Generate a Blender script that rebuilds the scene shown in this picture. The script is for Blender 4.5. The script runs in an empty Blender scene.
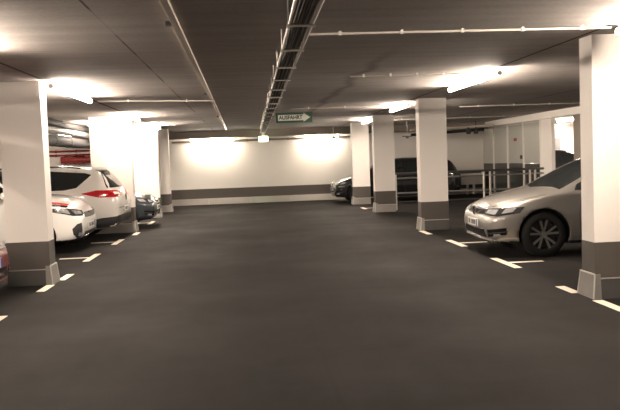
import bpy, bmesh, math, random
import numpy as np
from mathutils import Vector, Matrix
from mathutils.bvhtree import BVHTree
random.seed(4)
PI = math.pi
COL = bpy.context.scene.collection
SC = bpy.context.scene

# ------------------------------------------------------------------ materials
MATS = {}
def nodes_of(name):
    m = bpy.data.materials.new(name); m.use_nodes = True
    nt = m.node_tree
    return m, nt, nt.nodes['Principled BSDF']
def plain(name, col, rough=.5, metal=0., coat=0., emit=0., bump=0., bscale=60, var=0., vscale=4., spec=.5):
    m, nt, b = nodes_of(name)
    b.inputs['Base Color'].default_value = (*col, 1)
    b.inputs['Roughness'].default_value = rough
    b.inputs['Metallic'].default_value = metal
    b.inputs['Coat Weight'].default_value = coat
    b.inputs['Coat Roughness'].default_value = .05
    b.inputs['Specular IOR Level'].default_value = spec
    if emit:
        b.inputs['Emission Color'].default_value = (*col, 1)
        b.inputs['Emission Strength'].default_value = emit
    if bump or var:
        tc = nt.nodes.new('ShaderNodeTexCoord')
    if bump:
        n = nt.nodes.new('ShaderNodeTexNoise'); n.inputs['Scale'].default_value = bscale
        n.inputs['Detail'].default_value = 4
        bp = nt.nodes.new('ShaderNodeBump'); bp.inputs['Strength'].default_value = bump
        bp.inputs['Distance'].default_value = .02
        nt.links.new(tc.outputs['Object'], n.inputs['Vector'])
        nt.links.new(n.outputs['Fac'], bp.inputs['Height']); nt.links.new(bp.outputs['Normal'], b.inputs['Normal'])
    if var:
        n = nt.nodes.new('ShaderNodeTexNoise'); n.inputs['Scale'].default_value = vscale
        n.inputs['Detail'].default_value = 5
        mx = nt.nodes.new('ShaderNodeMix'); mx.data_type = 'RGBA'
        mx.inputs['A'].default_value = (*[c*(1-var) for c in col], 1)
        mx.inputs['B'].default_value = (*[min(1, c*(1+var)) for c in col], 1)
        nt.links.new(tc.outputs['Object'], n.inputs['Vector'])
        nt.links.new(n.outputs['Fac'], mx.inputs['Factor']); nt.links.new(mx.outputs['Result'], b.inputs['Base Color'])
    MATS[name] = m
    return m

class NT:
    """small helper to write math chains"""
    def __init__(s, nt): s.nt = nt
    def math(s, op, a, b=None, c=None):
        n = s.nt.nodes.new('ShaderNodeMath'); n.operation = op
        for i, v in enumerate((a, b, c)):
            if v is None: continue
            if isinstance(v, (int, float)): n.inputs[i].default_value = v
            else: s.nt.links.new(v, n.inputs[i])
        return n.outputs[0]
    def noise(s, vec, scale, detail=4, rough=.5):
        n = s.nt.nodes.new('ShaderNodeTexNoise'); n.inputs['Scale'].default_value = scale
        n.inputs['Detail'].default_value = detail; n.inputs['Roughness'].default_value = rough
        s.nt.links.new(vec, n.inputs['Vector']); return n.outputs['Fac']
    def ramp(s, v, lo, hi, a=0., b=1.):
        n = s.nt.nodes.new('ShaderNodeMapRange'); n.clamp = True
        for k, x in zip(('From Min', 'From Max', 'To Min', 'To Max'), (lo, hi, a, b)): n.inputs[k].default_value = x
        s.nt.links.new(v, n.inputs['Value']); return n.outputs[0]
    def mapped(s, vec, scale):
        n = s.nt.nodes.new('ShaderNodeMapping'); n.inputs['Scale'].default_value = scale
        s.nt.links.new(vec, n.inputs['Vector']); return n.outputs[0]
    def mix(s, f, a, b):
        n = s.nt.nodes.new('ShaderNodeMix'); n.data_type = 'RGBA'
        s.nt.links.new(f, n.inputs['Factor'])
        for k, v in (('A', a), ('B', b)):
            if isinstance(v, tuple): n.inputs[k].default_value = (*v, 1)
            else: s.nt.links.new(v, n.inputs[k])
        return n.outputs['Result']

def ceiling_mat():
    m, nt, b = nodes_of('board_marked_concrete'); h = NT(nt)
    tc = nt.nodes.new('ShaderNodeTexCoord'); v = tc.outputs['Object']
    sp = nt.nodes.new('ShaderNodeSeparateXYZ'); nt.links.new(v, sp.inputs[0]); X, Y = sp.outputs[0], sp.outputs[1]
    blot = h.noise(v, .9, 6, .6); fine = h.noise(v, 26, 4)
    streak = h.noise(h.mapped(v, (.12, 3.2, 1)), 1.6, 4)
    f = h.math('MULTIPLY_ADD', fine, .3, h.math('MULTIPLY_ADD', streak, .45, h.math('MULTIPLY', blot, .4)))
    col = h.mix(h.ramp(f, .35, .85), (.28, .257, .238), (.50, .463, .43))
    # formwork joints running along the aisle
    lines = None
    brk = h.ramp(h.noise(h.mapped(v, (.3, .8, 1)), 1.1, 3), .42, .55)
    for x0, w in ((-2.5, .016), (-1.06, .006), (3.35, .013), (-5.6, .012), (6.2, .012)):
        d = h.ramp(h.math('ABSOLUTE', h.math('SUBTRACT', X, x0)), w, w*1.8, 1, 0)
        if x0 == -1.06: d = h.math('MULTIPLY', d, h.math('MULTIPLY_ADD', brk, .75, .2))
        lines = d if lines is None else h.math('MAXIMUM', lines, d)
    # board joints across the aisle, every 2.45 m
    fr = h.math('FRACT', h.math('DIVIDE', h.math('ADD', Y, 40.3), 2.45))
    d2 = h.ramp(h.math('ABSOLUTE', h.math('SUBTRACT', fr, .5)), .002, .004, .45, 0)
    lines = h.math('MAXIMUM', lines, d2)
    # an old crack stain wandering along the slab
    wob = h.math('MULTIPLY', h.math('SUBTRACT', h.noise(h.mapped(v, (0, 1, 0)), .8, 4), .5), .55)
    dc = h.math('ABSOLUTE', h.math('SUBTRACT', h.math('SUBTRACT', X, 1.58), wob))
    ck = h.math('MULTIPLY', h.ramp(dc, .015, .12, .5, 0), h.math('MULTIPLY', h.ramp(Y, 7.6, 9.5), h.ramp(Y, 19, 21, 1, 0)))
    lines = h.math('MAXIMUM', lines, ck)
    col = h.mix(lines, col, (.045, .036, .03))
    nt.links.new(col, b.inputs['Base Color']); b.inputs['Roughness'].default_value = .85
    bp = nt.nodes.new('ShaderNodeBump'); bp.inputs['Strength'].default_value = .25; bp.inputs['Distance'].default_value = .01
    nt.links.new(f, bp.inputs['Height']); nt.links.new(bp.outputs[0], b.inputs['Normal'])
    return m
def floor_mat():
    m, nt, b = nodes_of('dark_asphalt'); h = NT(nt)
    tc = nt.nodes.new('ShaderNodeTexCoord'); v = tc.outputs['Object']
    fine = h.noise(v, 80, 3, .75); mid = h.noise(v, 9, 5, .6); blot = h.noise(v, .55, 5, .6)
    trk = h.noise(h.mapped(v, (2.6, .05, 1)), 1, 3)
    f = h.math('MULTIPLY_ADD', trk, .35, h.math('MULTIPLY_ADD', blot, .4, h.math('MULTIPLY', mid, .18)))
    f = h.math('MULTIPLY_ADD', fine, .55, f)
    col = h.mix(h.ramp(f, .45, 1.05), (.0085, .008, .0076), (.025, .0232, .0214))
    sp = nt.nodes.new('ShaderNodeSeparateXYZ'); nt.links.new(v, sp.inputs[0])
    # paving seam along the aisle
    wob = h.math('MULTIPLY', h.math('SUBTRACT', h.noise(h.mapped(v, (0, 1, 0)), .7, 3), .5), .12)
    d = h.ramp(h.math('ABSOLUTE', h.math('SUBTRACT', h.math('SUBTRACT', sp.outputs[0], .52), wob)), .008, .03, .2, 0)
    col = h.mix(d, col, (.008, .007, .0065))
    # chips and specks of light grit
    vo = nt.nodes.new('ShaderNodeTexVoronoi'); vo.inputs['Scale'].default_value = 2.2
    nt.links.new(v, vo.inputs['Vector'])
    chip = h.math('MULTIPLY', h.ramp(vo.outputs['Distance'], .012, .022, 1, 0), h.ramp(h.noise(v, 1.3, 2), .6, .64))
    col = h.mix(chip, col, (.3, .27, .24))
    nt.links.new(col, b.inputs['Base Color'])
    nt.links.new(h.ramp(blot, .3, .7, .8, .66), b.inputs['Roughness'])
    b.inputs['Specular IOR Level'].default_value = .07
    bp = nt.nodes.new('ShaderNodeBump'); bp.inputs['Strength'].default_value = .5; bp.inputs['Distance'].default_value = .004
    nt.links.new(fine, bp.inputs['Height']); nt.links.new(bp.outputs[0], b.inputs['Normal'])
    return m
def lamp_mat(name, col, s):
    m = bpy.data.materials.new(name); m.use_nodes = True; nt = m.node_tree
    nt.nodes.clear(); o = nt.nodes.new('ShaderNodeOutputMaterial'); e = nt.nodes.new('ShaderNodeEmission')
    e.inputs[0].default_value = (*col, 1); e.inputs[1].default_value = s
    nt.links.new(e.outputs[0], o.inputs[0]); MATS[name] = m; return m
def frosted_mat():
    m, nt, b = nodes_of('frosted_glass')
    b.inputs['Base Color'].default_value = (.42, .425, .40, 1); b.inputs['Roughness'].default_value = .28
    b.inputs['Specular IOR Level'].default_value = .6
    t = nt.nodes.new('ShaderNodeBsdfTranslucent'); t.inputs[0].default_value = (.5, .5, .47, 1)
    mx = nt.nodes.new('ShaderNodeMixShader'); mx.inputs[0].default_value = .5
    out = nt.nodes['Material Output']
    nt.links.new(b.outputs[0], mx.inputs[1]); nt.links.new(t.outputs[0], mx.inputs[2]); nt.links.new(mx.outputs[0], out.inputs[0])
    return m

M_CEIL, M_FLOOR = ceiling_mat(), floor_mat()
M_WHITE = plain('white_wall_paint', (.80, .765, .72), .6, bump=.12, bscale=30, var=.03, vscale=2)
M_DADO = plain('grey_base_paint', (.076, .067, .059), .5, bump=.12, bscale=30, var=.06, vscale=3)
M_GALV = plain('galvanised_steel', (.34, .33, .31), .42, metal=.75, var=.12, vscale=9)
M_KICK = plain('dark_steel_plate', (.10, .098, .094), .4, metal=.5, var=.15, vscale=7)
M_KERB = plain('kerb_steel_sheet', (.46, .44, .41), .36, metal=.7, var=.2, vscale=1.6)
M_BEAM = plain('beam_concrete', (.26, .225, .195), .85, bump=.2, bscale=20, var=.12, vscale=2)
M_LINE = plain('bay_line_paint', (.82, .74, .62), .6, var=.12, vscale=14)
M_PIPE = plain('grey_pipe', (.62, .58, .53), .4)
M_HOLD = plain('steel_tray', (.30, .28, .255), .4, metal=.6)
M_CABLE = plain('black_cable', (.03, .028, .027), .6)
M_CABLE2 = plain('grey_cable', (.33, .30, .26), .6)
M_TRAYPAN = plain('tray_pan', (.10, .094, .088), .55, metal=.3)
M_STRIPB = plain('channel_metal', (.55, .49, .42), .45, metal=.2)
M_DARKPIPE = plain('dark_insulation', (.02, .0195, .019), .8, spec=.2)
M_DUCT = plain('duct_sheet', (.085, .083, .08), .6, metal=.2)
M_REDPIPE = plain('red_pipe_paint', (.26, .03, .028), .4)
M_HOUSE = plain('lamp_housing_white', (.75, .73, .70), .4)
M_SIGN = plain('sign_green', (.012, .075, .042), .45)
M_SIGNW = plain('sign_white', (.72, .74, .66), .45)
M_SIGNT = plain('sign_letter_green', (.008, .03, .02), .45)
M_FROST = frosted_mat()
M_DIMPANE = plain('dim_backed_glass', (.055, .058, .055), .2)  # darkness behind the lower glass, put into the pane colour
M_ALU = plain('aluminium_frame', (.60, .58, .55), .35, metal=.6)
M_RAILD = plain('railing_steel', (.10, .096, .09), .4, metal=.6)
M_RAILG = plain('railing_bar_steel', (.26, .255, .245), .4, metal=.5)
M_RAILP = plain('railing_post_steel', (.60, .57, .53), .4, metal=.3)
M_GREYW = plain('grey_wall_paint', (.30, .31, .32), .6)
M_DARKBOX = plain('dark_fitting', (.035, .033, .032), .5)
WARM = (1.0, .83, .685)
M_LAMP = lamp_mat('tube_glow', WARM, 300)
M_LAMPF = lamp_mat('tube_glow_cool', (1., .87, .70), 165)
M_EMERG = lamp_mat('emergency_glow', (.9, 1., .62), 7)
# cars
M_TYRE = plain('tyre_rubber', (.008, .008, .008), .8)
M_BLACKP = plain('black_plastic', (.016, .016, .017), .5)
M_GLOSSB = plain('gloss_black', (.01, .01, .011), .15)
M_GLASS = plain('car_glass', (.012, .014, .015), .06, spec=.7)
M_CHROME = plain('chrome', (.75, .74, .72), .12, metal=1.)
M_RIM = plain('alloy_rim', (.40, .39, .38), .3, metal=.8)
M_LENS = plain('headlight_lens', (.42, .43, .44), .08, metal=.35, coat=1.)
M_LENSD = plain('headlight_inner', (.05, .05, .055), .1, metal=.3, coat=1.)
M_RED = plain('tail_light_red', (.45, .012, .02), .12, coat=1.)
M_PLATE = plain('plate_white', (.72, .72, .68), .4)
M_PLATET = plain('plate_mark', (.02, .02, .02), .5)
M_BLUE = plain('plate_blue', (.02, .06, .3), .5)
P_SILVER = plain('paint_silver', (.38, .362, .335), .34, metal=.7, coat=1.)
P_WHITE = plain('paint_white', (.80, .785, .75), .3, coat=1.)
P_WHITE2 = plain('paint_warm_white', (.74, .715, .67), .3, coat=1.)
P_DARK = plain('paint_slate', (.045, .055, .065), .3, metal=.4, coat=1.)
P_BLACK = plain('paint_black', (.008, .008, .009), .2, coat=1.)
P_RED = plain('paint_red', (.16, .008, .01), .3, coat=1.)
P_REDSTRIPE = plain('stripe_red', (.5, .04, .03), .35)

# ------------------------------------------------------------------ mesh helpers
class MB:
    def __init__(s): s.bm = bmesh.new()
    def box(s, lo, hi, bev=0):
        v = [s.bm.verts.new((x, y, z)) for z in (lo[2], hi[2]) for x, y in ((lo[0], lo[1]), (hi[0], lo[1]), (hi[0], hi[1]), (lo[0], hi[1]))]
        fs = [(3, 2, 1, 0), (4, 5, 6, 7), (0, 1, 5, 4), (1, 2, 6, 5), (2, 3, 7, 6), (3, 0, 4, 7)]
        f = [s.bm.faces.new([v[i] for i in q]) for q in fs]
        if bev:
            es = {e for q in f for e in q.edges}
            bmesh.ops.bevel(s.bm, geom=list(es), offset=bev, segments=2, affect='EDGES', profile=.5)
        return s
    def hexa(s, b, t):
        """b, t: 4 points each, bottom and top loops"""
        v = [s.bm.verts.new(p) for p in list(b)+list(t)]
        for q in [(3, 2, 1, 0), (4, 5, 6, 7), (0, 1, 5, 4), (1, 2, 6, 5), (2, 3, 7, 6), (3, 0, 4, 7)]:
            s.bm.faces.new([v[i] for i in q])
        return s
    def tube(s, pts, r, n=10, cap=True):
        pts = [Vector(p) for p in pts]; rings = []
        for i, p in enumerate(pts):
            a = pts[max(0, i-1)]; c = pts[min(len(pts)-1, i+1)]
            t = (c-a).normalized(); up = Vector((0, 0, 1)) if abs(t.z) < .9 else Vector((1, 0, 0))
            u = t.cross(up).normalized(); w = t.cross(u)
            rr = r[i] if isinstance(r, (list, tuple)) else r
            rings.append([s.bm.verts.new(p+u*rr*math.cos(2*PI*k/n)+w*rr*math.sin(2*PI*k/n)) for k in range(n)])
        for A, B in zip(rings, rings[1:]):
            for k in range(n): s.bm.faces.new([A[k], A[(k+1) % n], B[(k+1) % n], B[k]])
        if cap:
            s.bm.faces.new(rings[0][::-1]); s.bm.faces.new(rings[-1])
        return s
    def lathe(s, prof, axis='y', n=36, c=(0, 0, 0), closed=True):
        """prof: (axial, radius) list; revolve around axis through c"""
        rings = []
        for a, r in prof:
            ring = []
            for k in range(n):
                q = 2*PI*k/n; u, w = r*math.cos(q), r*math.sin(q)
                p = (u, a, w) if axis == 'y' else ((a, u, w) if axis == 'x' else (u, w, a))
                ring.append(s.bm.verts.new(Vector(c)+Vector(p)))
            rings.append(ring)
        L = list(zip(rings, rings[1:]))
        if closed: L.append((rings[-1], rings[0]))
        for A, B in L:
            for k in range(n): s.bm.faces.new([A[k], B[k], B[(k+1) % n], A[(k+1) % n]])
        if not closed:
            s.bm.faces.new(rings[0]); s.bm.faces.new(rings[-1][::-1])
        return s
    def prism(s, poly, o, u, v, d):
        """2-D polygon in plane o + u*a + v*b, extruded by vector d"""
        o, u, v, d = map(Vector, (o, u, v, d))
        A = [s.bm.verts.new(o+u*a+v*b) for a, b in poly]; B = [s.bm.verts.new(p.co+d) for p in A]
        s.bm.faces.new(A); s.bm.faces.new(B[::-1]); n = len(A)
        for i in range(n): s.bm.faces.new([A[i], B[i], B[(i+1) % n], A[(i+1) % n]])
        return s
    def build(s, name, mat, parent=None, smooth=False, loc=None):
        bmesh.ops.recalc_face_normals(s.bm, faces=s.bm.faces[:])
        me = bpy.data.meshes.new(name); s.bm.to_mesh(me); s.bm.free()
        if smooth:
            me.polygons.foreach_set('use_smooth', [True]*len(me.polygons))
            try: me.set_sharp_from_angle(angle=math.radians(40))
            except Exception: pass
        me.materials.append(mat)
        o = bpy.data.objects.new(name, me); COL.objects.link(o)
        if parent: o.parent = parent
        if loc: o.location = loc
        return o

def tag(o, label=None, cat=None, group=None, kind=None):
    if label: o['label'] = label
    if cat: o['category'] = cat
    if group: o['group'] = group
    if kind: o['kind'] = kind
    return o
def thing(name, loc, label, cat, group=None, rz=0):
    o = bpy.data.objects.new(name, None); COL.objects.link(o); o.empty_display_size = .2
    o.location = loc; o.rotation_euler = (0, 0, rz)
    return tag(o, label, cat, group)
def struct(o): o['kind'] = 'structure'; return o
def copy_tree(o, parent=None):
    c = o.copy(); COL.objects.link(c)
    if parent: c.parent = parent
    for ch in list(o.children): copy_tree(ch, c)
    return c
def text_mesh(body, size, mat, parent, name, mtx, depth=.002, sx=1.):
    cu = bpy.data.curves.new(name, 'FONT'); cu.body = body; cu.size = size; cu.extrude = depth; cu.offset = .0035
    cu.align_x = 'CENTER'; cu.align_y = 'CENTER'
    t = bpy.data.objects.new(name, cu); COL.objects.link(t)
    dg = bpy.context.evaluated_depsgraph_get(); dg.update()
    me = bpy.data.meshes.new_from_object(t.evaluated_get(dg)); bpy.data.objects.remove(t)
    me.transform(mtx @ Matrix.Diagonal((sx, 1, 1, 1)))
    me.materials.clear(); me.materials.append(mat); me.name = name
    o = bpy.data.objects.new(name, me); COL.objects.link(o); o.parent = parent
    return o

# ------------------------------------------------------------------ layout numbers (metres; x across, y along the aisle)
H = 2.61; DADO = .563; XR, XL = 3.42, -2.57; YF = 27.6
PT = .28
# ------------------------------------------------------------------ setting
struct(MB().box((-8.7, -5, -.15), (17, 32, 0)).build('floor', M_FLOOR))
struct(MB().box((-8.7, -5, H), (17, 32, H+.2)).build('ceiling', M_CEIL))
def wall(name, lo, hi, m=M_WHITE): return struct(MB().box(lo, hi).build(name, m))
wall('wall_left', (-8.7, -5, 0), (-8.5, YF+.2, H))
wall('wall_far', (-8.5, YF, 0), (8.9, YF+.2, H))
wall('wall_back', (8.9, 31, 0), (17, 31.2, H))
wall('wall_right', (16.8, -5, 0), (17, 31, H))
struct(MB().box((-2.85, YF-.012, .2), (8.9, YF, DADO)).build('trim_1', M_DADO))
# sloping steel kerb sheets at the foot of the far wall
b = MB(); x = -2.85; k = 0
while x < 8.8:
    x1 = min(8.8, x+1.48)
    b.prism([(0, 0), (.16, 0), (.045, .215), (0, .215)], (x+.006, YF-.012, 0), (0, -1, 0), (0, 0, 1), (x1-x-.012, 0, 0)); x = x1
struct(b.build('trim_2', M_KERB))
struct(MB().box((4.4, YF-.03, DADO+.001), (8.7, YF, .82)).build('trim_5', M_DADO))
# downstand beam in front of the far wall and along the right-hand bays
struct(MB().box((-8.5, YF-.75, 2.37), (8.9, YF, H)).build('trim_3', M_BEAM))
struct(MB().box((8.65, 15.6, 2.42), (8.95, YF-.75, H)).build('trim_4', M_WHITE))

# pillars
def pillar(x0, x1, y, side, label, dark=False):
    """side: +1 aisle lies at x0's -x side (right row), -1 aisle at the +x side (left row)"""
    t = thing('pillar', ((x0+x1)/2, y+PT/2, 0), label, 'pillar')
    w = (x1-x0)/2; d = PT/2
    MB().box((-w, -d, DADO), (w, d, H)).build('shaft', M_WHITE, t)
    MB().box((-w-.003, -d-.003, 0), (w+.003, d+.003, DADO)).build('painted_base', M_DADO, t)
    # kick plates on the two long faces
    for s in (-1, 1):
        b = MB(); e = .03
        b.hexa([(-w, s*d, 0), (w, s*d, 0), (w, s*(d+e), 0), (-w, s*(d+e), 0)],
               [(-w, s*d, .205), (w, s*d, .205), (w, s*(d+.012), .205), (-w, s*(d+.012), .205)])
        kp = b.build('kick_plate', M_KICK if dark else M_GALV, t)
        MB().box((-w, min(s*d, s*(d+.018)), .195), (w, max(s*d, s*(d+.018)), .207)).build('plate_edge', M_ALU, kp)
    # ramped steel guard wrapped round the aisle end
    a = -side*w; e = -side*.035; g = d+.03; i = side*.05
    b = MB()
    b.hexa([(a+i, -g-.012, 0), (a+e, -g-.012, 0), (a+e, g+.012, 0), (a+i, g+.012, 0)],
           [(a+i, -d-.02, .245), (a+e*.25, -d-.02, .245), (a+e*.25, d+.02, .245), (a+i, d+.02, .245)])
    gd = b.build('corner_guard', M_GALV, t)
    # folded rim of the guard
    b = MB()
    for s in (-1, 1):
        b.tube([(a+e*1.02, s*(g+.012), .004), (a+e*.28, s*(d+.022), .245)], .009, 6)
    b.tube([(a+e*.28, -d-.022, .245), (a+e*.28, d+.022, .245)], .009, 6)
    b.build('guard_rim', M_ALU, gd)
    return t
pillar(XR, XR+.55, 7.24, 1, 'large white concrete pillar with grey base, nearest on the right, in front of the silver car', True)
pillar(XR+.02, XR+.57, 14.8, 1, 'white concrete pillar with grey base just beyond the nose of the silver car', True)
pillar(XR+.03, XR+.58, 20.2, 1, 'white concrete pillar with grey base at the left end of the steel railing')
pillar(XR-.03, XR+.52, 24.0, 1, 'farthest white pillar of the right row, in front of the black car')
pillar(XL-.53, XL, 9.97, -1, 'large white concrete pillar with grey base, nearest on the left, beside the red car', True)
pillar(XL-.86, XL+.03, 17.25, -1, 'broad overexposed white pillar behind the rear of the white car with red lights')
pillar(XL-.85, XL+.1, 21.75, -1, 'white pillar just beyond the slate grey car on the left')
pillar(XL-.45, XL+.18, 24.1, -1, 'farthest pillar of the left row, close to the far white wall')

# bay markings
def bay_mark(x, y, side, label, bar=1.0, stem=.47, w=.105, bars=None, group=None):
    t = thing('bay_marking', (x, y, 0), label, 'floor marking', group)
    if bars is None: bars = ((-bar/2, bar/2),)
    for a, c in bars: MB().box((-w/2, a, 0), (w/2, c, .003)).build('bar', M_LINE, t)
    if stem: MB().box((w/2, -.045, 0), (w/2+stem, .045, .003)).build('stem', M_LINE, t) if side > 0 else \
        MB().box((-w/2-stem, -.045, 0), (-w/2, .045, .003)).build('stem', M_LINE, t)
    return t
def solo_mark(x, y0, y1, label, w=.105):
    o = MB().box((-w/2, 0, 0), (w/2, y1-y0, .003)).build('bay_marking', M_LINE, loc=(x, y0, 0)); return tag(o, label, 'floor marking')
bay_mark(3.44, 9.93, 1, 'cream T-shaped bay marking on the asphalt in front of the silver car wheel')
bay_mark(3.46, 12.4, 1, 'cream T-shaped bay marking at the nose of the silver car, far side')
solo_mark(3.40, 6.6, 7.15, 'cream floor bar running from the nearest right pillar towards the viewer')
solo_mark(3.38, 7.58, 8.0, 'cream floor bar at the far side of the nearest right pillar')
solo_mark(3.4, 14.0, 14.7, 'short cream floor bar at the near foot of the pillar beyond the silver car')
bay_mark(3.4, 22.0, 1, 'small cream T-shaped bay marking between the two farthest right pillars', bar=.7)
bay_mark(-2.6, 12.75, -1, 'cream T-shaped bay marking in front of the white car with red stripes')
bay_mark(-2.58, 15.2, -1, 'cream T-shaped bay marking below the rear bumper of the white car with red lights')
bay_mark(-2.55, 7.45, -1, 'cream bay marking cut off by the left picture edge, nearest on the left')
solo_mark(-2.56, 9.42, 9.93, 'cream floor bar at the near foot of the nearest left pillar')
solo_mark(-2.52, 10.3, 10.85, 'cream floor bar at the far foot of the nearest left pillar')
solo_mark(-2.46, 16.55, 17.15, 'cream floor bar at the foot of the broad overexposed pillar')
bay_mark(-2.5, 19.9, -1, 'cream bay marking on the floor beside the slate grey car', bar=.9)

# ------------------------------------------------------------------ lamps
def batten(loc, L, axis, label, mat=M_LAMP, group=None):
    t = thing('strip_light', loc, label, 'lamp', group, rz=0 if axis == 'y' else PI/2)
    b = MB(); b.box((-.016, -L/2+.05, -.05), (.016, L/2-.05, 0))
    b.build('housing', M_HOUSE, t)
    poly = [(.032*math.cos(q), -.07+.032*math.sin(q)) for q in [2*PI*k/14 for k in range(14)]]
    MB().prism(poly, (0, -L/2, 0), (1, 0, 0), (0, 0, 1), (0, L, 0)).build('diffuser', mat, t, True)
    for s in (-1, 1):
        poly = [(.035*math.cos(q), -.07+.035*math.sin(q)) for q in [2*PI*k/14 for k in range(14)]]
        MB().prism(poly, (0, s*L/2, 0), (1, 0, 0), (0, 0, 1), (0, s*.02, 0)).build('end_cap', M_HOUSE, t)
    return t
for x, y, lab in ((3.4, 5.75, 'lit strip light on the ceiling before the nearest right pillar'),
                  (3.38, 11.05, 'lit strip light on the ceiling above the silver car'),
                  (3.4, 16.5, 'lit strip light behind the second pillar on the right'),
                  (3.6, 22.0, 'lit strip light between the two farthest right pillars'),
                  (-2.42, 6.35, 'lit strip light on the ceiling just outside the upper left corner'),
                  (-2.42, 11.15, 'lit strip light right of the nearest left pillar'),
                  (-2.44, 17.05, 'lit strip light at the top of the broad overexposed pillar'),
                  (-2.42, 21.15, 'lit strip light between the two farthest left pillars'),
                  (3.4, .0, 'strip light behind the viewer over the right bays'),
                  (-2.42, .2, 'strip light behind the viewer over the left bays'),
                  (-5.6, 24.4, 'added strip light over the rear left bays in front of the red pipes'),  # lamp added to turn the rear left wall bright white
                  (-5.2, 6.6, 'added unseen strip light over the bay of the red car, outside the left picture edge'),  # added out of view to brighten the nearest left pillar
                  (-3.75, 19.5, 'added unseen strip light over the bay of the slate car, hidden behind the broad pillar'),  # added out of sight to light the front of the next pillar
                  (10.6, 17.2, 'added unseen strip light behind the frosted glass partition'),  # added so the frosted panes are lit from behind
                  (10.6, 22.2, 'added unseen strip light behind the glass near the opening'),  # another added lamp, backlighting the glass
                  (13.7, 29.6, 'added unseen strip light by the white back wall, hidden behind the nearest right pillar'),  # added to brighten the wall seen through the opening
                  (11.4, 26.0, 'lit strip light in the opening above the black car')):
    batten((x, y, H), 2.4 if y in (11.05, 11.15) else 1.8, 'y', lab)
batten((-1.15, YF-.38, 2.37), 1.5, 'x', 'lit strip light under the far beam on the left, glowing on the white wall', M_LAMPF)
batten((2.75, YF-.38, 2.37), 1.2, 'x', 'lit strip light under the far beam on the right, above the black car nose', M_LAMPF)

# ------------------------------------------------------------------ cable tray with hangers
TR = thing('cable_tray', (0.415, 4.0, 2.45), 'long steel cable tray with black cables hanging under the middle of the ceiling', 'cable tray')
TR.rotation_euler = (0, 0, -.0092)
y0, y1, tw = -8.5, 21.75, .078
MB().tube([(-tw-.004, y0, -.004), (-tw-.004, y1, -.004)], .012, 8).build('side_rail', M_RAILP, TR, True)
MB().tube([(tw+.004, y0, -.004), (tw+.004, y1, -.004)], .012, 8).build('side_rail', M_RAILP, TR, True)
MB().box((-tw, y0, .052), (tw, y1, .056)).build('cover_sheet', M_TRAYPAN, TR)
for i in range(7):
    xx = -.062+.0205*i
    pts = [(xx+random.uniform(-.006, .006), y0+k*.9, .014+random.uniform(0, .006)) for k in range(34) if y0+k*.9 < y1]
    MB().tube(pts, random.choice((.009, .011, .008)), 6).build('cable', M_CABLE if i not in (1, 3, 5) else M_CABLE2, TR, True)
for k in range(22):
    yy = 1.36+1.2*k-4.8
    if yy > y1: break
    b = MB(); b.box((-.092, yy-.009, -.03), (.092, yy+.009, -.011))
    b.tube([(-.09, yy, -.02), (-.09, yy, H-2.45)], .005, 6)
    b.tube([(.09, yy, -.02), (.09, yy, H-2.45)], .005, 6)
    b.box((-.1, yy-.011, -.036), (-.08, yy+.011, -.008)); b.box((.08, yy-.011, -.036), (.1, yy+.011, -.008))
    b.build('hanger', M_HOLD, TR)
# vertical posts beside the tray seen near the viewer
t = thing('emergency_light', (.63, 25.9, 2.25), 'small glowing emergency light box at the far end of the cable tray', 'lamp')
MB().box((-.16, -.07, -.1), (.16, .07, .08), .015).build('light_box', M_EMERG, t)
MB().box((-.05, -.05, .08), (.05, .05, H-2.25)).build('mount', M_HOUSE, t)

# metal channel along the left ceiling joint
t = thing('ceiling_channel', (-.49, 3, H), 'beige metal channel running along the ceiling left of the cable tray', 'channel')
t.rotation_euler = (0, 0, .005)
MB().box((-.028, -7.6, -.03), (.028, 23.2, 0), .004).build('channel_body', M_STRIPB, t)
for yy in (3.1, 9.2, 15.4): MB().box((-.075, yy-.03, -.03), (-.028, yy+.04, 0)).build('bracket', M_DARKBOX, t)

# conduits across the ceiling
def conduit(xa, xb, y, label, r=.012, clips=4, dz=.03, m=M_PIPE, sk=0):
    t = thing('conduit', (xa, y, H-dz), label, 'pipe')
    MB().tube([(0, 0, 0), (xb-xa, sk, 0)], r, 10).build('pipe_run', m, t, True)
    for k in range(clips):
        q = (k+.5)/clips; xx = (xb-xa)*q
        MB().box((xx-.012, sk*q-.016, -r-.004), (xx+.012, sk*q+.016, dz)).build('clip', M_HOUSE, t)
    return t
conduit(.60, 3.36, 6.72, 'white conduit with clips crossing the ceiling to the nearest right pillar', .011, 5, dz=.022)
conduit(1.45, 3.28, 10.2, 'grey conduit crossing the ceiling to the strip light above the silver car', .008, 5, m=M_STRIPB)
conduit(1.0, 3.36, 16.3, 'thin grey conduit crossing the ceiling behind the exit sign to the second right pillar', .008, 3, m=M_STRIPB)
conduit(-2.4, -.5, 12.9, 'thin grey conduit crossing the ceiling from the left strip light to the metal channel', .011, 2, sk=.6)
conduit(4.2, 8.4, 22.6, 'thin grey conduit on the ceiling above the steel railing', .012, 4)
conduit(5.0, 8.4, 17.3, 'thin grey conduit on the ceiling before the glass partition', .012, 4)

# exit sign
t = thing('exit_sign', (1.05, 16.0, 2.38), 'green hanging sign with white arrow pointing right reading AUSFAHRT', 'sign')
MB().box((-.385, -.012, -.105), (.385, .012, .105), .004).build('board', M_SIGN, t)
MB().prism([(-.335, -.06), (.20, -.06), (.20, -.092), (.345, 0), (.20, .092), (.20, .06), (-.335, .06)], (0, -.0125, 0), (1, 0, 0), (0, 0, 1), (0, -.004, 0)).build('arrow', M_SIGNW, t)
text_mesh('AUSFAHRT', .112, M_SIGNT, t, 'lettering', Matrix.Translation((-.07, -.0185, 0)) @ Matrix.Rotation(PI/2, 4, 'X'), .001, .9)
for s in (-.25, .25): MB().tube([(s, 0, .1), (s, 0, H-2.38)], .006, 6).build('suspension_rod', M_HOLD, t)

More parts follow.
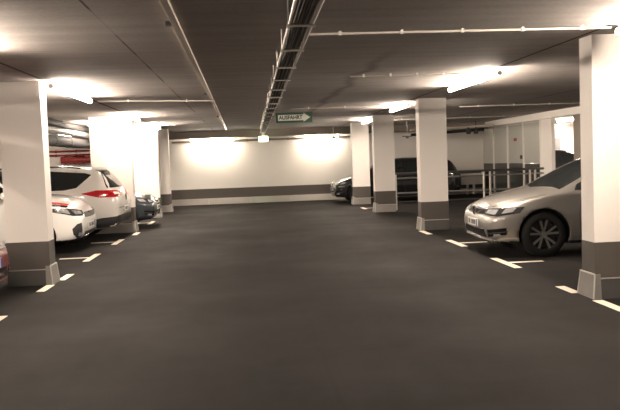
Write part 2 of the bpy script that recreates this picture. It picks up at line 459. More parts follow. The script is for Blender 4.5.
# pipes and small fittings under the ceiling
def pipe(name, pts, r, m, label, cat='pipe', joints=(), rj=1.25, group=None):
    t = thing(name, pts[0], label, cat, group); o = Vector(pts[0]); P = [Vector(p)-o for p in pts]
    MB().tube(P, r, 16).build('pipe_run', m, t, True)
    for q in joints:
        p = P[0].lerp(P[-1], q); d = (P[-1]-P[0]).normalized()*max(.03, r*.3)
        MB().tube([p-d, p+d], r*rj, 16).build('collar', m, t, True)
    return t
pipe('far_wall_pipe', [(-2.6, YF-.12, 2.27), (4.1, YF-.12, 2.27)], .035, M_BEAM, 'brown pipe running along the top of the far wall', joints=(.15, .4, .62, .85))
t = pipe('drop_pipe', [(-1.9, YF-.05, 2.27), (-1.9, YF-.05, 1.9)], .03, M_PIPE, 'short grey vertical pipe at the top left of the far wall')
pipe('ventilation_duct', [(-4.2, 8, 2.34), (-4.2, 26.5, 2.34)], .085, M_DUCT, 'round silver ventilation duct between two dark pipes above the white cars', 'duct', (.2, .35, .5, .65, .8), 1.03)
pipe('insulated_pipe', [(-4.25, 8, 2.515), (-4.25, 26.5, 2.515)], .08, M_DARKPIPE, 'dark pipe directly under the ceiling above the silver duct on the left', 'pipe', (.3, .55, .8), 1.06)
pipe('insulated_pipe', [(-4.25, 8, 2.115), (-4.25, 26.5, 2.115)], .125, M_DARKPIPE, 'thick dark insulated pipe below the silver duct on the left', 'pipe', (.25, .42, .5, .58, .75), 1.06)
for z, r, lab in ((2.09, .03, 'thin red pipe on the rear left wall, upper one'), (1.95, .03, 'thin red pipe on the rear left wall, lower one'),):
    pipe('sprinkler_pipe', [(-8.4, YF-.1, z), (-4.9, YF-.1, z)], r, M_REDPIPE, lab, joints=(.3, .5, .7), rj=1.5)
pipe('sprinkler_main', [(-6.45, YF-.25, 1.77), (-4.9, YF-.25, 1.77)], .12, M_REDPIPE, 'thick red pipe on the rear left wall above the white car', joints=(.1, .3, .5, .8), rj=1.2)
def sprinkler(x, y, z, label, s=1.):
    t = thing('ceiling_fitting', (x, y, z), label, 'ceiling fitting')
    MB().tube([(0, 0, 0), (0, 0, H-z if y < YF-.8 else 2.37-z)], .012*s, 8).build('drop_rod', M_PIPE, t)
    MB().lathe([(0, .01), (-.02, .05*s), (-.06, .055*s), (-.09, .02)], 'z', 14, closed=False).build('head', M_DARKBOX, t, True)
    MB().box((-.16*s, -.03, -.035), (.16*s, .03, -.005), .008).build('cross_arm', M_DARKBOX, t)
sprinkler(5.25, 24.3, 2.14, 'small dark fitting hanging from the ceiling above the black car roof')
sprinkler(3.1, 26.5, 2.3, 'dark fitting hanging under the far beam near the right strip light', 1.5)
t = thing('pipe_cluster', (7.6, 25.6, 2.2), 'cluster of dark pipe valves under the ceiling left of the glass partition', 'pipes')
MB().tube([(-1.9, .2, .0), (.55, -.2, .1)], .05, 12).build('pipe_run', M_DARKPIPE, t, True)
MB().tube([(-1.9, .35, .15), (.9, -.2, .22)], .04, 12).build('pipe_run', M_STRIPB, t, True)
for q in (.02, .28): 
    MB().lathe([(-.1, .03), (-.08, .08), (.0, .09), (.08, .05), (.13, .03)], 'z', 12, (q, -.15, .05), False).build('valve', M_DARKBOX, t, True)
MB().tube([(.3, -.1, .1), (.3, -.1, H-2.2-.001)], .012, 8).build('drop_rod', M_DARKBOX, t)

# ------------------------------------------------------------------ steel railing
RL = thing('railing', (4.0, 20.75, 0), 'grey steel railing with posts between the third right pillar and the glass partition', 'railing')
LN = 4.35
for z, r, m in ((1.0, .035, M_RAILD), (.87, .022, M_RAILG), (.46, .024, M_RAILG), (.22, .02, M_RAILD)):
    MB().tube([(.08, 0, z), (LN, 0, z)], r, 10).build('rail', m, RL, True)
for xx in (.12, 1.2, 2.62, 2.8, 3.95, 4.1):
    MB().tube([(xx, 0, 0), (xx, 0, .99)], .03, 10).build('post', M_RAILP, RL, True)
# low white board behind the railing
t = thing('low_board', (8.2, 27.2, 0), 'white low board on two legs behind the steel railing', 'board')
MB().box((-.48, -.02, .36), (.48, .02, .77), .005).build('panel', M_WHITE, t)
for s in (-.14, .1): MB().box((s-.04, -.02, 0), (s+.04, .02, .36)).build('leg', M_WHITE, t)

# ------------------------------------------------------------------ frosted glass partition along the right bays
GX = 8.8
t = thing('glass_partition', (GX, 20.6, 0), 'frosted glass partition wall with slim metal mullions behind the silver car', 'partition')
ys = [1.4, 2.8, 4.25, 5.7, YF-20.6-.05]
for a, c in zip(ys, ys[1:]):
    MB().box((-.006, a+.03, 1.12), (.006, c-.03, 2.36)).build('pane', M_FROST, t)
    MB().box((-.006, a+.03, .08), (.006, c-.03, 1.11)).build('lower_pane', M_DIMPANE, t)['label'] = 'lower glass pane, coloured dark for the dim space behind it'
for a in ys: MB().box((-.05, a-.03, 0), (.03, a+.03, 2.42)).build('mullion', M_WHITE, t)
MB().box((-.03, ys[0], 2.36), (.03, ys[-1], 2.42)).build('head_rail', M_ALU, t)
MB().box((-.03, ys[0], 0), (.03, ys[-1], .08)).build('sill_rail', M_ALU, t)
MB().box((-.02, 3.45, 1.84), (-.008, 3.7, 1.94)).build('red_sticker', M_REDPIPE, t)['label'] = 'small red sticker'
MB().box((-.06, 2.9, 1.26), (-.03, 3.05, 1.38)).build('lock_case', M_DARKBOX, t)
t = tag(MB().box((-.05, -.4, 0), (.05, .4, 2.42)).build('white_column', M_WHITE, loc=(GX, 21.52, 0)), 'slim white column at the right end of the frosted glass partition', 'column')
tag(MB().box((-.1, -.3, 0), (.1, .3, 2.42)).build('dark_column', M_BEAM, loc=(GX, 19.25, 0)), 'dark brown column at the right side of the opening with the far black car', 'column')
tag(MB().box((-.5, -.03, 0), (.36, .03, 2.0)).build('grey_panel', M_GREYW, loc=(12.8, 30.9, 0)), 'grey panel on the white wall behind the far black car', 'panel')

# ------------------------------------------------------------------ cars
def pchip(xs, ys, q):
    xs, ys, q = map(lambda a: np.asarray(a, float), (xs, ys, q))
    h = np.diff(xs); d = np.diff(ys)/h; m = np.zeros_like(xs)
    m[0], m[-1] = d[0], d[-1]
    for i in range(1, len(xs)-1):
        if d[i-1]*d[i] > 0:
            w1, w2 = 2*h[i]+h[i-1], h[i]+2*h[i-1]; m[i] = (w1+w2)/(w1/d[i-1]+w2/d[i])
    i = np.clip(np.searchsorted(xs, q)-1, 0, len(xs)-2); t = (q-xs[i])/h[i]
    return ((2*t**3-3*t**2+1)*ys[i]+(t**3-2*t**2+t)*h[i]*m[i]+(-2*t**3+3*t**2)*ys[i+1]+(t**3-t**2)*h[i]*m[i+1])
def crom(P, sub):
    out = []
    n = len(P)
    for i in range(n-1):
        p0 = P[i-1] if i else P[0]; p1, p2 = P[i], P[i+1]; p3 = P[i+2] if i+2 < n else P[-1]
        for k in range(sub):
            t = k/sub
            out.append(.5*((2*p1)+(-p0+p2)*t+(2*p0-5*p1+4*p2-p3)*t*t+(-p0+3*p1-3*p2+p3)*t**3))
    out.append(P[-1]); return out
class Body:
    def __init__(s, T, axles, rw, paint, parent, arch=None):
        T = np.array(T, float); T = T[np.argsort(T[:, 0])]; xs = T[:, 0]
        N = 110
        q = np.unique(np.concatenate([np.linspace(xs[0], xs[-1], N), np.linspace(xs[0], xs[0]+.2, 10), np.linspace(xs[-1]-.2, xs[-1], 10)]))
        C = [pchip(xs, T[:, j], q) for j in range(1, 8)]
        bm = bmesh.new(); rings = []
        for i, x in enumerate(q):
            zb, zs, zr, zt, wm, ws, wt = [c[i] for c in C]
            hh = zs-zb
            P = [(0, zb), (wm*.82, zb), (wm*.965, zb+.05), (wm*.995, zb+.3*hh), (wm, zb+.55*hh), (wm*.99, zb+.8*hh), (ws, zs),
                 ((ws+wt)/2+.012*min(1, (zr-zs)/.3), (zs+zr)/2), (wt, zr), (wt*.8, zr+(zt-zr)*.55), (wt*.45, zr+(zt-zr)*.9), (0, zt)]
            P = crom([np.array(p) for p in P], 4)
            half = [(p[0], p[1]) for p in P]
            ring = [bm.verts.new((x, -y, z)) for y, z in half] + [bm.verts.new((x, y, z)) for y, z in half[-2:0:-1]]
            rings.append(ring)
        n = len(rings[0])
        for A, B in zip(rings, rings[1:]):
            for k in range(n): bm.faces.new([A[k], A[(k+1) % n], B[(k+1) % n], B[k]])
        bm.faces.new(rings[0]); bm.faces.new(rings[-1][::-1])
        bmesh.ops.recalc_face_normals(bm, faces=bm.faces[:])
        s.bvh = BVHTree.FromBMesh(bm)
        me = bpy.data.meshes.new('body'); bm.to_mesh(me); bm.free()
        me.polygons.foreach_set('use_smooth', [True]*len(me.polygons)); me.materials.append(paint)
        o = bpy.data.objects.new('body', me); COL.objects.link(o)
        # wheel arches
        R = rw*1.14 if arch is None else arch; wmx = T[:, 5].max()
        cb = MB()
        for ax in axles:
            for sg in (-1, 1):
                cb.lathe([(sg*(wmx-.30), R), (sg*(wmx+.3), R)], 'y', 48, (ax, 0, rw+.01), False)
        cut = cb.build('cut', M_BLACKP)
        md = o.modifiers.new('b', 'BOOLEAN'); md.operation = 'DIFFERENCE'; md.object = cut; md.solver = 'EXACT'
        dg = bpy.context.evaluated_depsgraph_get(); dg.update()
        nm = bpy.data.meshes.new_from_object(o.evaluated_get(dg)); o.modifiers.clear(); o.data = nm; nm.name = 'body'
        bpy.data.objects.remove(cut)
        nm.materials.clear(); nm.materials.append(paint); nm.materials.append(M_BLACKP)
        for p in nm.polygons:
            c = p.center; p.material_index = 0
            for ax in axles:
                r = math.hypot(c.x-ax, c.z-rw-.01)
                if r < R+.004 and abs(c.y) < wmx-.01 and (abs(r-R) < .012 and abs(p.normal.y) < .5 or abs(c.y) < wmx-.28): p.material_index = 1
            if c.z < .235 and p.normal.z < -.3: p.material_index = 1
        o.parent = parent; s.obj = o; s.parent = parent
    def hit(s, p, d):
        p, d = Vector(p), Vector(d).normalized()
        r = s.bvh.ray_cast(p-d*3, d, 6)
        if r[0] is None: r = s.bvh.find_nearest(p)
        return r[0], r[1]
    def patch(s, name, A, B, d, mat, off=.004, n=14, m=6, parent=None, label=None):
        def samp(L, t):
            L = [Vector(p) for p in L]; f = t*(len(L)-1); i = min(int(f), len(L)-2); return L[i].lerp(L[i+1], f-i)
        bm = bmesh.new(); G = []; Gn = []
        for i in range(n+1):
            row = []; rn = []
            a, b_ = samp(A, i/n), samp(B, i/n)
            for j in range(m+1):
                h, nn = s.hit(a.lerp(b_, j/m), d)
                row.append(bm.verts.new(h+nn*off)); rn.append((h, nn))
            G.append(row); Gn.append(rn)
        for i in range(n):
            for j in range(m): bm.faces.new([G[i][j], G[i+1][j], G[i+1][j+1], G[i][j+1]])
        # skirt so the patch has thickness
        border = [(i, 0) for i in range(n+1)]+[(n, j) for j in range(1, m+1)]+[(i, m) for i in range(n-1, -1, -1)]+[(0, j) for j in range(m-1, 0, -1)]
        low = [bm.verts.new(Gn[i][j][0]-Gn[i][j][1]*.004) for i, j in border]
        for k in range(len(border)):
            k2 = (k+1) % len(border); i, j = border[k]; i2, j2 = border[k2]
            bm.faces.new([G[i][j], low[k], low[k2], G[i2][j2]])
        bmesh.ops.recalc_face_normals(bm, faces=bm.faces[:])
        me = bpy.data.meshes.new(name); bm.to_mesh(me); bm.free()
        me.polygons.foreach_set('use_smooth', [True]*len(me.polygons))
        try: me.set_sharp_from_angle(angle=math.radians(45))
        except Exception: pass
        me.materials.append(mat)
        o = bpy.data.objects.new(name, me); COL.objects.link(o); o.parent = parent or s.parent
        # outward check
        if len(me.polygons) and me.polygons[(n//2)*m+m//2].normal.dot(Gn[n//2][m//2][1]) < 0: me.flip_normals()
        if label: o['label'] = label
        return o
    def mirror(s, name, A, B, d, mat, **k):
        r = []
        for sg in (1, -1):
            f = lambda L: [(p[0], p[1]*sg, p[2]) for p in L]
            r.append(s.patch(name, f(A), f(B), (d[0], d[1]*sg, d[2]), mat, **k))
        return r

def wheel(parent, x, y, r, style='v', w=.2, rimmat=None):
    sg = 1 if y > 0 else -1
    t = MB().lathe([(-w/2+.01, r*.66), (-w/2, r*.72), (-w/2+.012, r*.93), (-w/2+.035, r), (w/2-.035, r), (w/2-.012, r*.93), (w/2, r*.72), (w/2-.01, r*.66)], 'y', 40)
    t = t.build('wheel', M_TYRE, parent, True, (x, y, r))
    o = sg*(w/2-.012); rm = rimmat or M_RIM
    b = MB(); b.lathe([(o, r*.735), (o-sg*.012, r*.69), (o-sg*.05, r*.66), (o-sg*.12, r*.66), (o-sg*.12, r*.70), (o-sg*.02, r*.735)], 'y', 40)
    n = 5
    for k in range(n):
        for dq in ((-.24, .24) if style == 'v' else (0,)):
            q = 2*PI*k/n+.3; q1 = q+dq; q0 = q+dq*.35
            u = Vector((math.cos(q1), 0, math.sin(q1))); v = Vector((math.cos(q0), 0, math.sin(q0))); pr = Vector((-u.z, 0, u.x))
            hw0, hw1 = (.012, .016) if style == 'v' else (.035, .05)
            hw0 *= r/.317; hw1 *= r/.317
            c0 = v*r*.1+Vector((0, o-sg*.02, 0)); c1 = u*r*.70+Vector((0, o-sg*.015, 0)); dep = Vector((0, -sg*.03, 0))
            b.hexa([c0-pr*hw0, c0+pr*hw0, c0+pr*hw0+dep, c0-pr*hw0+dep], [c1-pr*hw1, c1+pr*hw1, c1+pr*hw1+dep, c1-pr*hw1+dep])
    b.build('rim', rm, t)
    b = MB(); b.lathe([(o-sg*.07, r*.02), (o-sg*.07, r*.6), (o-sg*.11, r*.6), (o-sg*.11, r*.02)], 'y', 30); b.build('brake_disc', M_BLACKP, t)
    b = MB(); b.lathe([(o-sg*.05, .002), (o-sg*.008, .002), (o-sg*.008, r*.13), (o-sg*.05, r*.17)], 'y', 20); b.build('hub_cap', rm, t)
    return t
def plate(parent, x, z, f, y=0, w=.52, marks=True):
    """f=+1 front plate facing +x, -1 rear"""
    p = MB().box((x-.008, y-w/2, z-.055), (x+.008, y+w/2, z+.055), .003).build('number_plate', M_PLATE, parent)
    xx = x+f*.0085
    MB().box((min(xx, xx+f*.002), y+f*(-w/2+.004) if f < 0 else y+w/2-.048, z-.05), (max(xx, xx+f*.002), y-w/2*f+.044 if f < 0 else y+w/2-.004, z+.05)).build('blue_strip', M_BLUE, p) if f > 0 else None
    b = MB(); yy = y-w/2+.05
    for k in range(7):
        if k in (2,): yy += .05; continue
        b.box((min(xx, xx+f*.002), yy, z-.034), (max(xx, xx+f*.002), yy+.034, z+.034)); yy += .055
    if marks: b.build('plate_marks', M_PLATET, p)
    return p
def ring_badge(parent, x, z, f, r, kind, y=0):
    b = MB(); pr = []
    b.lathe([(x-.006, r*.84), (x+.012*f, r*.84), (x+.012*f, r), (x-.006, r)], 'x', 28, (0, y, z))
    if kind == 'vw':
        t = r*.13
        def bar(p, q):
            p, q = Vector((0, p[0], p[1]))*r, Vector((0, q[0], q[1]))*r; d = (q-p).normalized(); u = Vector((0, -d.z, d.y))*t*.6
            o = Vector((x, y, z)); e = Vector((.012*f, 0, 0)); b.hexa([o+p-u, o+p+u, o+p+u+e, o+p-u+e], [o+q-u, o+q+u, o+q+u+e, o+q-u+e])
        for s in (-1, 1):
            bar((s*.38, .8), (s*.06, .08)); bar((s*.78, .42), (s*.38, -.72)); bar((s*.38, -.72), (s*.06, -.06))
        bar((-.1, .04), (.1, .04))
    o = b.build('badge', M_CHROME, parent)
    MB().lathe([(x-.004, .001), (x+.003*f, .001), (x+.003*f, r*.85), (x-.004, r*.85)], 'x', 28, (0, y, z)).build('badge_disc', M_GLOSSB, o)
    return o
def mirrors(body, x, y, z, paint):
    for sg in (-1, 1):
        b = MB(); b.lathe([(-.07, .012), (-.06, .05), (-.02, .085), (.04, .08), (.075, .045), (.085, .01)], 'x', 16, (0, 0, 0), False)
        o = b.build('wing_mirror', paint, body.parent, True)
        o.scale = (.8, 1.15, .78); o.location = (x, sg*(y+.09), z+.05)
        MB().tube([(x, sg*(y-.06), z-.03), (x, sg*(y+.06), z+.02)], .022, 8).build('mirror_arm', M_BLACKP, body.parent)
def side_glass(body, panes, dirz=-.0):
    for A, B in panes: body.mirror('side_window', [(x, 1.2, z) for x, z in A], [(x, 1.2, z) for x, z in B], (0, -1, dirz), M_GLASS, n=12, m=6)
def gap_line(body, pts, w=.007):
    """panel gap on both sides, points in side view"""
    for sg in (1, -1):
        A = [(x-w/2, sg*1.2, z) for x, z in pts]; B = [(x+w/2, sg*1.2, z) for x, z in pts]
        body.patch('panel_gap', A, B, (0, -sg, 0), M_BLACKP, off=.0012, n=16, m=1)

# columns: x, zb, zs(shoulder), zr(roof or bonnet edge), zt(centre top), wm(max half width), ws(shoulder), wt(top edge)
HATCH = [(-2.13, .40, .70, .74, .80, .70, .67, .50), (-2.09, .31, .82, .86, .92, .79, .75, .56), (-1.98, .26, .89, 1.06, 1.12, .85, .81, .58), (-1.80, .22, .925, 1.26, 1.32, .885, .85, .575),
         (-1.5, .19, .93, 1.345, 1.415, .897, .87, .575), (-.8, .175, .92, 1.385, 1.455, .90, .875, .585), (-.4, .17, .91, 1.375, 1.455, .90, .875, .58), (-.05, .17, .905, 1.355, 1.44, .90, .875, .585), (.3, .17, .90, 1.29, 1.38, .90, .875, .60),
         (.6, .17, .895, 1.175, 1.265, .90, .872, .64), (.9, .17, .885, 1.02, 1.115, .90, .868, .70), (1.15, .175, .87, .915, .985, .90, .862, .74), (1.32, .175, .85, .885, .94, .90, .855, .74), (1.5, .18, .815, .85, .90, .895, .84, .72),
         (1.74, .185, .765, .80, .845, .875, .80, .66), (1.92, .20, .705, .74, .785, .83, .75, .58), (2.03, .22, .645, .675, .71, .775, .70, .53), (2.1, .27, .585, .61, .63, .70, .64, .48), (2.13, .36, .53, .55, .57, .61, .57, .43)]
def hatch_features(B, paint, front=True, rear=True):
    gx = B.sx
    side_glass(B, [([(-.06, 1.335), (.35, 1.235), (.86, 1.0)], [(-.06, .935), (.45, .93), (.92, .922)]),
                   ([(-.85, 1.36), (-.4, 1.355), (-.15, 1.32)], [(-.85, .955), (-.4, .945), (-.15, .938)]),
                   ([(-1.45, 1.28), (-.92, 1.36)], [(-1.35, .99), (-.92, .957)])])
    B.patch('windscreen', [(.14, -.56, 3), (.16, 0, 3), (.14, .56, 3)], [(1.10, -.72, 3), (1.27, 0, 3), (1.10, .72, 3)], (0, 0, -1), M_GLASS, n=16, m=10)
    B.patch('rear_window', [(-3, -.5, 1.33), (-3, .5, 1.33)], [(-3, -.64, 1.02), (-3, .64, 1.02)], (1, 0, 0), M_GLASS, n=14, m=6)
    gap_line(B, [(.84, .87), (.88, .6), (.86, .25)]); gap_line(B, [(-.15, .93), (-.17, .5), (-.2, .25)]); gap_line(B, [(-.95, .93), (-1.0, .7), (-.98, .4)])
    for sg in (1, -1): B.patch('sill', [(.85, sg*1.2, .255), (-.85, sg*1.2, .255)], [(.85, sg*1.2, .19), (-.85, sg*1.2, .19)], (0, -sg, 0), M_BLACKP, off=.006)
    for x in (-.02, -.85):
        for sg in (1, -1): B.patch('door_handle', [(x, sg*1.2, .83), (x-.18, sg*1.2, .83)], [(x, sg*1.2, .805), (x-.18, sg*1.2, .805)], (0, -sg, 0), paint, off=.022, n=6, m=2)
    mirrors(B, .76, .87, .95, paint)
    B.mirror('tail_light', [(-3, .78, .93), (-3, .42, .91)], [(-3, .80, .79), (-3, .42, .79)], (1, -.35, 0), M_RED)

def make_hatch(name, loc, rz, paint, label, wheelstyle='v', detail=True, badge='ring', scale=1., group=None, lens=True):
    t = thing(name, loc, label, 'car', group, rz); t.scale = (scale,)*3
    B = Body(HATCH, (1.38, -1.28), .317, paint, t); B.sx = 1
    hatch_features(B, paint)
    for x in (1.38, -1.28):
        for y in (-.79, .79): wheel(t, x, y, .317, wheelstyle)
    # front: slim grille between the lamps, lamps wrapping the corners, wide lower intake, fog recesses
    B.patch('grille', [(3, -.44, .675), (3, 0, .66), (3, .44, .675)], [(3, -.44, .605), (3, 0, .585), (3, .44, .605)], (-1, 0, 0), M_GLOSSB, off=.005, n=20)
    B.patch('grille_strip', [(3, -.46, .618), (3, 0, .602), (3, .46, .618)], [(3, -.46, .606), (3, 0, .590), (3, .46, .606)], (-1, 0, 0), M_CHROME, off=.011, n=20, m=2)
    hl = B.mirror('headlight', [(2.06, .42, .68), (1.90, .72, .70), (1.70, .90, .72)], [(2.10, .42, .605), (1.97, .74, .59), (1.76, .90, .635)], (-.8, -.6, 0), M_LENSD if lens else M_LENS, off=.006, n=18, m=6)
    B.mirror('lamp_reflector', [(2.05, .48, .665), (1.92, .69, .68)], [(2.08, .48, .62), (1.97, .69, .612)], (-.8, -.6, 0), M_LENS, off=.010, n=8, m=4)
    B.mirror('lamp_reflector', [(1.86, .76, .695), (1.77, .85, .703)], [(1.92, .76, .625), (1.82, .85, .645)], (-.8, -.6, 0), M_LENS, off=.010, n=8, m=4)
    B.patch('lower_intake', [(3, -.50, .40), (3, 0, .385), (3, .50, .40)], [(3, -.56, .285), (3, 0, .27), (3, .56, .285)], (-1, 0, 0), M_GLOSSB, off=.006, n=20)
    B.mirror('fog_recess', [(2.05, .58, .395), (1.88, .82, .43)], [(2.05, .60, .29), (1.88, .82, .335)], (-.85, -.5, 0), M_GLOSSB, off=.006, n=8, m=4)
    B.mirror('fog_trim', [(2.05, .62, .352), (1.88, .83, .385)], [(2.05, .62, .338), (1.88, .83, .365)], (-.85, -.5, 0), M_CHROME, off=.011, n=8, m=2)
    B.mirror('fog_light', [(1.97, .69, .335), (1.92, .76, .345)], [(1.97, .69, .30), (1.92, .76, .31)], (-.85, -.5, 0), M_LENS, off=.011, n=4, m=3)
    B.patch('bonnet_gap', [(1.32, -.78, 3), (1.7, -.70, 3), (1.98, -.52, 3), (2.06, 0, 3), (1.98, .52, 3), (1.7, .70, 3), (1.32, .78, 3)],
            [(1.32, -.788, 3), (1.7, -.708, 3), (1.988, -.526, 3), (2.068, 0, 3), (1.988, .526, 3), (1.7, .708, 3), (1.32, .788, 3)], (0, 0, -1), M_BLACKP, off=.0012, n=48, m=1)
    B.patch('front_lip', [(3, -.72, .255), (3, 0, .235), (3, .72, .255)], [(3, -.72, .225), (3, 0, .205), (3, .72, .225)], (-1, 0, 0), paint, off=.018, n=20, m=2)
    ring_badge(t, 2.125, .635, 1, .068, badge)
    plate(t, 2.155, .47, 1)
    return t, B

# silver hatchback on the right, nose to the aisle
golf, gB = make_hatch('silver_hatchback', (5.54, 11.12, 0), PI-.03, P_SILVER, 'silver hatchback parked nose-out behind the nearest right pillar', badge='vw')

# slate car, black cars, red car
make_hatch('slate_car', (-4.34, 18.95, 0), 0, P_DARK, 'slate grey car with its nose showing beyond the broad overexposed pillar', 'w')
make_hatch('black_car', (5.02, 25.55, 0), PI, P_BLACK, 'black car with its nose showing left of the farthest right pillar', 'w')
make_hatch('black_car', (12.0, 28.6, 0), 0, P_BLACK, 'black car seen through the opening right of the glass partition', 'w', lens=False, scale=1.07)
make_hatch('red_car', (-4.93, 8.45, 0), 0, P_RED, 'red car at the left picture edge, mostly cut off', 'w', lens=False)

# white car with large red tail lights, rear to the aisle
SUV = [(-2.26, .46, .78, .84, .90, .74, .70, .52), (-2.22, .36, .92, .97, 1.03, .83, .79, .58), (-2.14, .31, 1.0, 1.10, 1.17, .88, .84, .62), (-2.0, .28, 1.045, 1.30, 1.37, .905, .865, .62), (-1.84, .26, 1.06, 1.455, 1.52, .915, .875, .60),
       (-1.6, .24, 1.06, 1.50, 1.57, .92, .88, .60), (-.8, .22, 1.04, 1.545, 1.62, .92, .89, .62), (0, .22, 1.02, 1.54, 1.62, .92, .89, .62), (.4, .22, 1.01, 1.46, 1.56, .92, .89, .63), (.8, .22, 1.0, 1.25, 1.36, .92, .885, .68),
       (1.12, .22, .995, 1.08, 1.16, .92, .88, .75), (1.3, .225, .985, 1.035, 1.10, .92, .875, .76), (1.7, .23, .93, .985, 1.05, .90, .85, .72), (2.0, .25, .84, .90, .96, .85, .79, .64), (2.16, .29, .74, .80, .85, .77, .71, .56), (2.24, .36, .66, .70, .73, .68, .63, .48), (2.26, .42, .60, .63, .65, .62, .58, .44)]
suv = thing('white_crossover', (-4.82, 16.22, 0), 'white car with large red tail lights parked rear to the aisle on the left', 'car', rz=PI)
suv.scale = (1, 1, .955)
SB = Body(SUV, (1.36, -1.33), .345, P_WHITE2, suv)
side_glass(SB, [([(.2, 1.49), (.55, 1.36), (.95, 1.12)], [(.2, 1.06), (.55, 1.05), (1.0, 1.04)]),
                ([(-.72, 1.515), (.12, 1.50)], [(-.72, 1.09), (.12, 1.065)]),
                ([(-1.72, 1.40), (-1.6, 1.44), (-.8, 1.51)], [(-1.45, 1.14), (-1.2, 1.10), (-.8, 1.095)])])
SB.patch('windscreen', [(.46, -.6, 3), (.46, .6, 3)], [(1.1, -.7, 3), (1.2, 0, 3), (1.1, .7, 3)], (0, 0, -1), M_GLASS, n=16, m=10)
SB.patch('rear_window', [(-3, -.56, 1.47), (-3, .56, 1.47)], [(-3, -.78, 1.12), (-3, .78, 1.12)], (1, 0, 0), M_GLASS, n=16, m=8)
b = MB(); b.hexa([(-1.72, -.56, 1.50), (-1.72, .56, 1.50), (-2.02, .53, 1.50), (-2.02, -.53, 1.50)], [(-1.72, -.56, 1.565), (-1.72, .56, 1.565), (-2.02, .53, 1.525), (-2.02, -.53, 1.525)])
b.build('roof_spoiler', P_WHITE2, suv)
for sg in (1, -1):
    SB.patch('tail_light', [(-1.72, sg*1.02, 1.02), (-1.95, sg*.95, 1.075), (-2.3, sg*.72, 1.06), (-2.3, sg*.36, 1.02)], [(-1.74, sg*1.02, 1.005), (-1.95, sg*.95, .93), (-2.3, sg*.72, .92), (-2.3, sg*.36, .96)], (.8, -.6*sg, 0), M_RED, off=.012, n=24, m=6)
    SB.patch('light_lens', [(-2.16, sg*.80, 1.025), (-2.26, sg*.55, 1.02)], [(-2.16, sg*.80, .975), (-2.26, sg*.55, .975)], (.8, -.6*sg, 0), M_PLATE, off=.016, n=8, m=3, label='white reversing lamp lens')
    SB.patch('bumper_side', [(-1.72, sg*1.2, .42), (-2.0, sg*1.0, .50), (-2.28, sg*.80, .53)], [(-1.72, sg*1.2, .26), (-2.0, sg*1.0, .29), (-2.28, sg*.78, .32)], (.6, -.8*sg, 0), M_BLACKP, off=.006, n=10)
    SB.patch('sill', [(.95, sg*1.2, .33), (-.95, sg*1.2, .33)], [(.95, sg*1.2, .24), (-.95, sg*1.2, .24)], (0, -sg, 0), M_BLACKP, off=.006)
SB.patch('rear_bumper', [(-3, -.80, .54), (-3, .80, .54)], [(-3, -.78, .33), (-3, .78, .33)], (1, 0, 0), M_BLACKP, off=.012, n=20)
SB.patch('bumper_fold', [(-3, -.84, .70), (-3, .84, .70)], [(-3, -.84, .685), (-3, .84, .685)], (1, 0, 0), M_BLACKP, off=.002, n=20, m=1)
ring_badge(suv, -2.272, .90, -1, .08, 'ring')
plate(suv, -2.275, .65, -1)
gap_line(SB, [(-.7, 1.06), (-.75, .7), (-.7, .3)]); gap_line(SB, [(.15, 1.03), (.13, .3)])
mirrors(SB, .85, .88, 1.06, P_WHITE2)
for sg in (1, -1):
    MB().tube([(-1.5, sg*.60, 1.545), (-1.2, sg*.615, 1.59), (.1, sg*.625, 1.59), (.3, sg*.63, 1.53)], .014, 8).build('roof_rail', M_BLACKP, suv, True)
SB.mirror('headlight', [(2.15, .48, .80), (1.75, .92, .90)], [(2.18, .48, .70), (1.85, .92, .78)], (-.8, -.6, 0), M_LENS)
for x in (1.36, -1.33):
    for y in (-.80, .80): wheel(suv, x, y, .345, 'w')

# small white car with red stripe on the left, nose to the aisle
MINI = [(x*.87, zb*.9, zs*.95, zr*.95, zt*.95, a_*.93, b_*.93, c_*.93) for x, zb, zs, zr, zt, a_, b_, c_ in SUV]
mini = thing('striped_car', (-4.86, 14.22, 0), 'small white car with a red and black bonnet stripe beside the nearest left pillar', 'car')
rB = Body(MINI, (1.18, -1.16), .315, P_WHITE, mini)
side_glass(rB, [([(.17, 1.40), (.48, 1.29), (.80, 1.08)], [(.17, 1.0), (.48, .995), (.86, .985)]),
                ([(-.62, 1.43), (.10, 1.42)], [(-.62, 1.03), (.10, 1.01)]), ([(-1.4, 1.36), (-.7, 1.43)], [(-1.2, 1.05), (-.7, 1.035)])])
rB.patch('windscreen', [(.40, -.56, 3), (.40, .56, 3)], [(.96, -.65, 3), (1.05, 0, 3), (.96, .65, 3)], (0, 0, -1), M_GLASS, n=16, m=10)
rB.patch('rear_window', [(-3, -.48, 1.40), (-3, .48, 1.40)], [(-3, -.64, 1.08), (-3, .64, 1.08)], (1, 0, 0), M_GLASS, n=14, m=6)
for nm, z0, z1, mm in (('red_stripe', .135, .085, P_REDSTRIPE), ('black_stripe', .08, .045, M_GLOSSB)):
    rB.mirror(nm, [(.9, 1.2, .93+z0), (1.4, 1.1, .875+z0), (1.74, .9, .80+z0)], [(.9, 1.2, .93+z1), (1.4, 1.1, .875+z1), (1.72, .9, .80+z1)], (0, -1, -.25), mm, off=.003, n=16, m=2)
rB.patch('grille', [(3, -.40, .70), (3, 0, .70), (3, .40, .70)], [(3, -.40, .61), (3, 0, .60), (3, .40, .61)], (-1, 0, 0), M_GLOSSB, off=.006, n=20)
rB.mirror('headlight', [(1.90, .44, .735), (1.72, .70, .785), (1.45, .88, .815)], [(1.93, .44, .645), (1.80, .72, .655), (1.55, .88, .74)], (-.8, -.6, 0), M_LENSD, off=.006, n=18, m=6)
rB.mirror('lamp_reflector', [(1.88, .50, .725), (1.74, .66, .755)], [(1.90, .50, .665), (1.80, .66, .68)], (-.8, -.6, 0), M_LENS, off=.011, n=8, m=4)
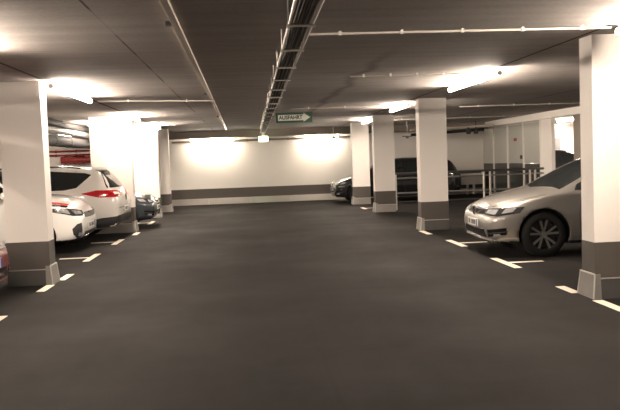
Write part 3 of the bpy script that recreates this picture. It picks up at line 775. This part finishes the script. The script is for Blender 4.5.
rB.mirror('lamp_reflector', [(1.68, .72, .775), (1.54, .82, .79)], [(1.74, .72, .69), (1.6, .82, .735)], (-.8, -.6, 0), M_LENS, off=.011, n=8, m=4)
for sg in (1, -1):
    v = rB.patch('bumper_vent', [(1.9, sg*.62, .53), (1.86, sg*.70, .51), (1.80, sg*.76, .43)], [(1.92, sg*.60, .26), (1.87, sg*.68, .26), (1.82, sg*.75, .33)], (-.85, -.5*sg, 0), M_BLACKP, off=.008, n=8, m=6)
    rB.patch('fog_light', [(1.9, sg*.60, .36), (1.84, sg*.66, .36)], [(1.9, sg*.60, .30), (1.84, sg*.66, .30)], (-.85, -.5*sg, 0), M_LENS, off=.014, n=4, m=3, parent=v)
rB.patch('lower_intake', [(3, -.46, .36), (3, 0, .35), (3, .46, .36)], [(3, -.42, .27), (3, 0, .255), (3, .42, .27)], (-1, 0, 0), M_BLACKP, off=.006, n=20)
rB.patch('skid_strip', [(3, -.52, .255), (3, 0, .24), (3, .52, .255)], [(3, -.50, .225), (3, 0, .21), (3, .50, .225)], (-1, 0, 0), M_CHROME, off=.012, n=20, m=2)
ring_badge(mini, 1.955, .655, 1, .055, 'ring')
plate(mini, 1.985, .46, 1)
mirrors(rB, .72, .82, 1.0, P_WHITE)
gap_line(rB, [(.92, .9), (.90, .3)]); gap_line(rB, [(-.05, .97), (-.07, .3)])
for x in (1.18, -1.16):
    for y in (-.74, .74): wheel(mini, x, y, .315, 'w')

# ------------------------------------------------------------------ world, camera
w = bpy.data.worlds.new('World'); SC.world = w; w.use_nodes = True
bg = w.node_tree.nodes['Background']; bg.inputs[0].default_value = (1, .86, .70, 1); bg.inputs[1].default_value = .25
cam = bpy.data.cameras.new('Camera'); co = bpy.data.objects.new('Camera', cam); COL.objects.link(co)
f, yaw, pitch, roll = 758.28, .0824, -.0601, .0365
cam.sensor_width = 36; cam.lens = f/620*36; cam.clip_end = 200
# right / up / back axes
F = Vector((math.sin(yaw)*math.cos(pitch), math.cos(yaw)*math.cos(pitch), math.sin(pitch)))
Rr = Vector((math.cos(yaw), -math.sin(yaw), 0)); U = Rr.cross(F)
c_, s_ = math.cos(roll), math.sin(roll)
Rx = Rr*c_-U*s_; Ux = Rr*s_+U*c_
co.matrix_world = Matrix(((Rx.x, Ux.x, -F.x, 0), (Rx.y, Ux.y, -F.y, 0), (Rx.z, Ux.z, -F.z, 1.4916), (0, 0, 0, 1)))
SC.camera = co
vs = SC.view_settings
vs.view_transform = 'Standard'; vs.look = 'None'; vs.gamma = 1; vs.use_curve_mapping = False; vs.exposure = 0.0
SC.cycles.max_bounces = 10; SC.cycles.diffuse_bounces = 6; SC.cycles.use_denoising = True
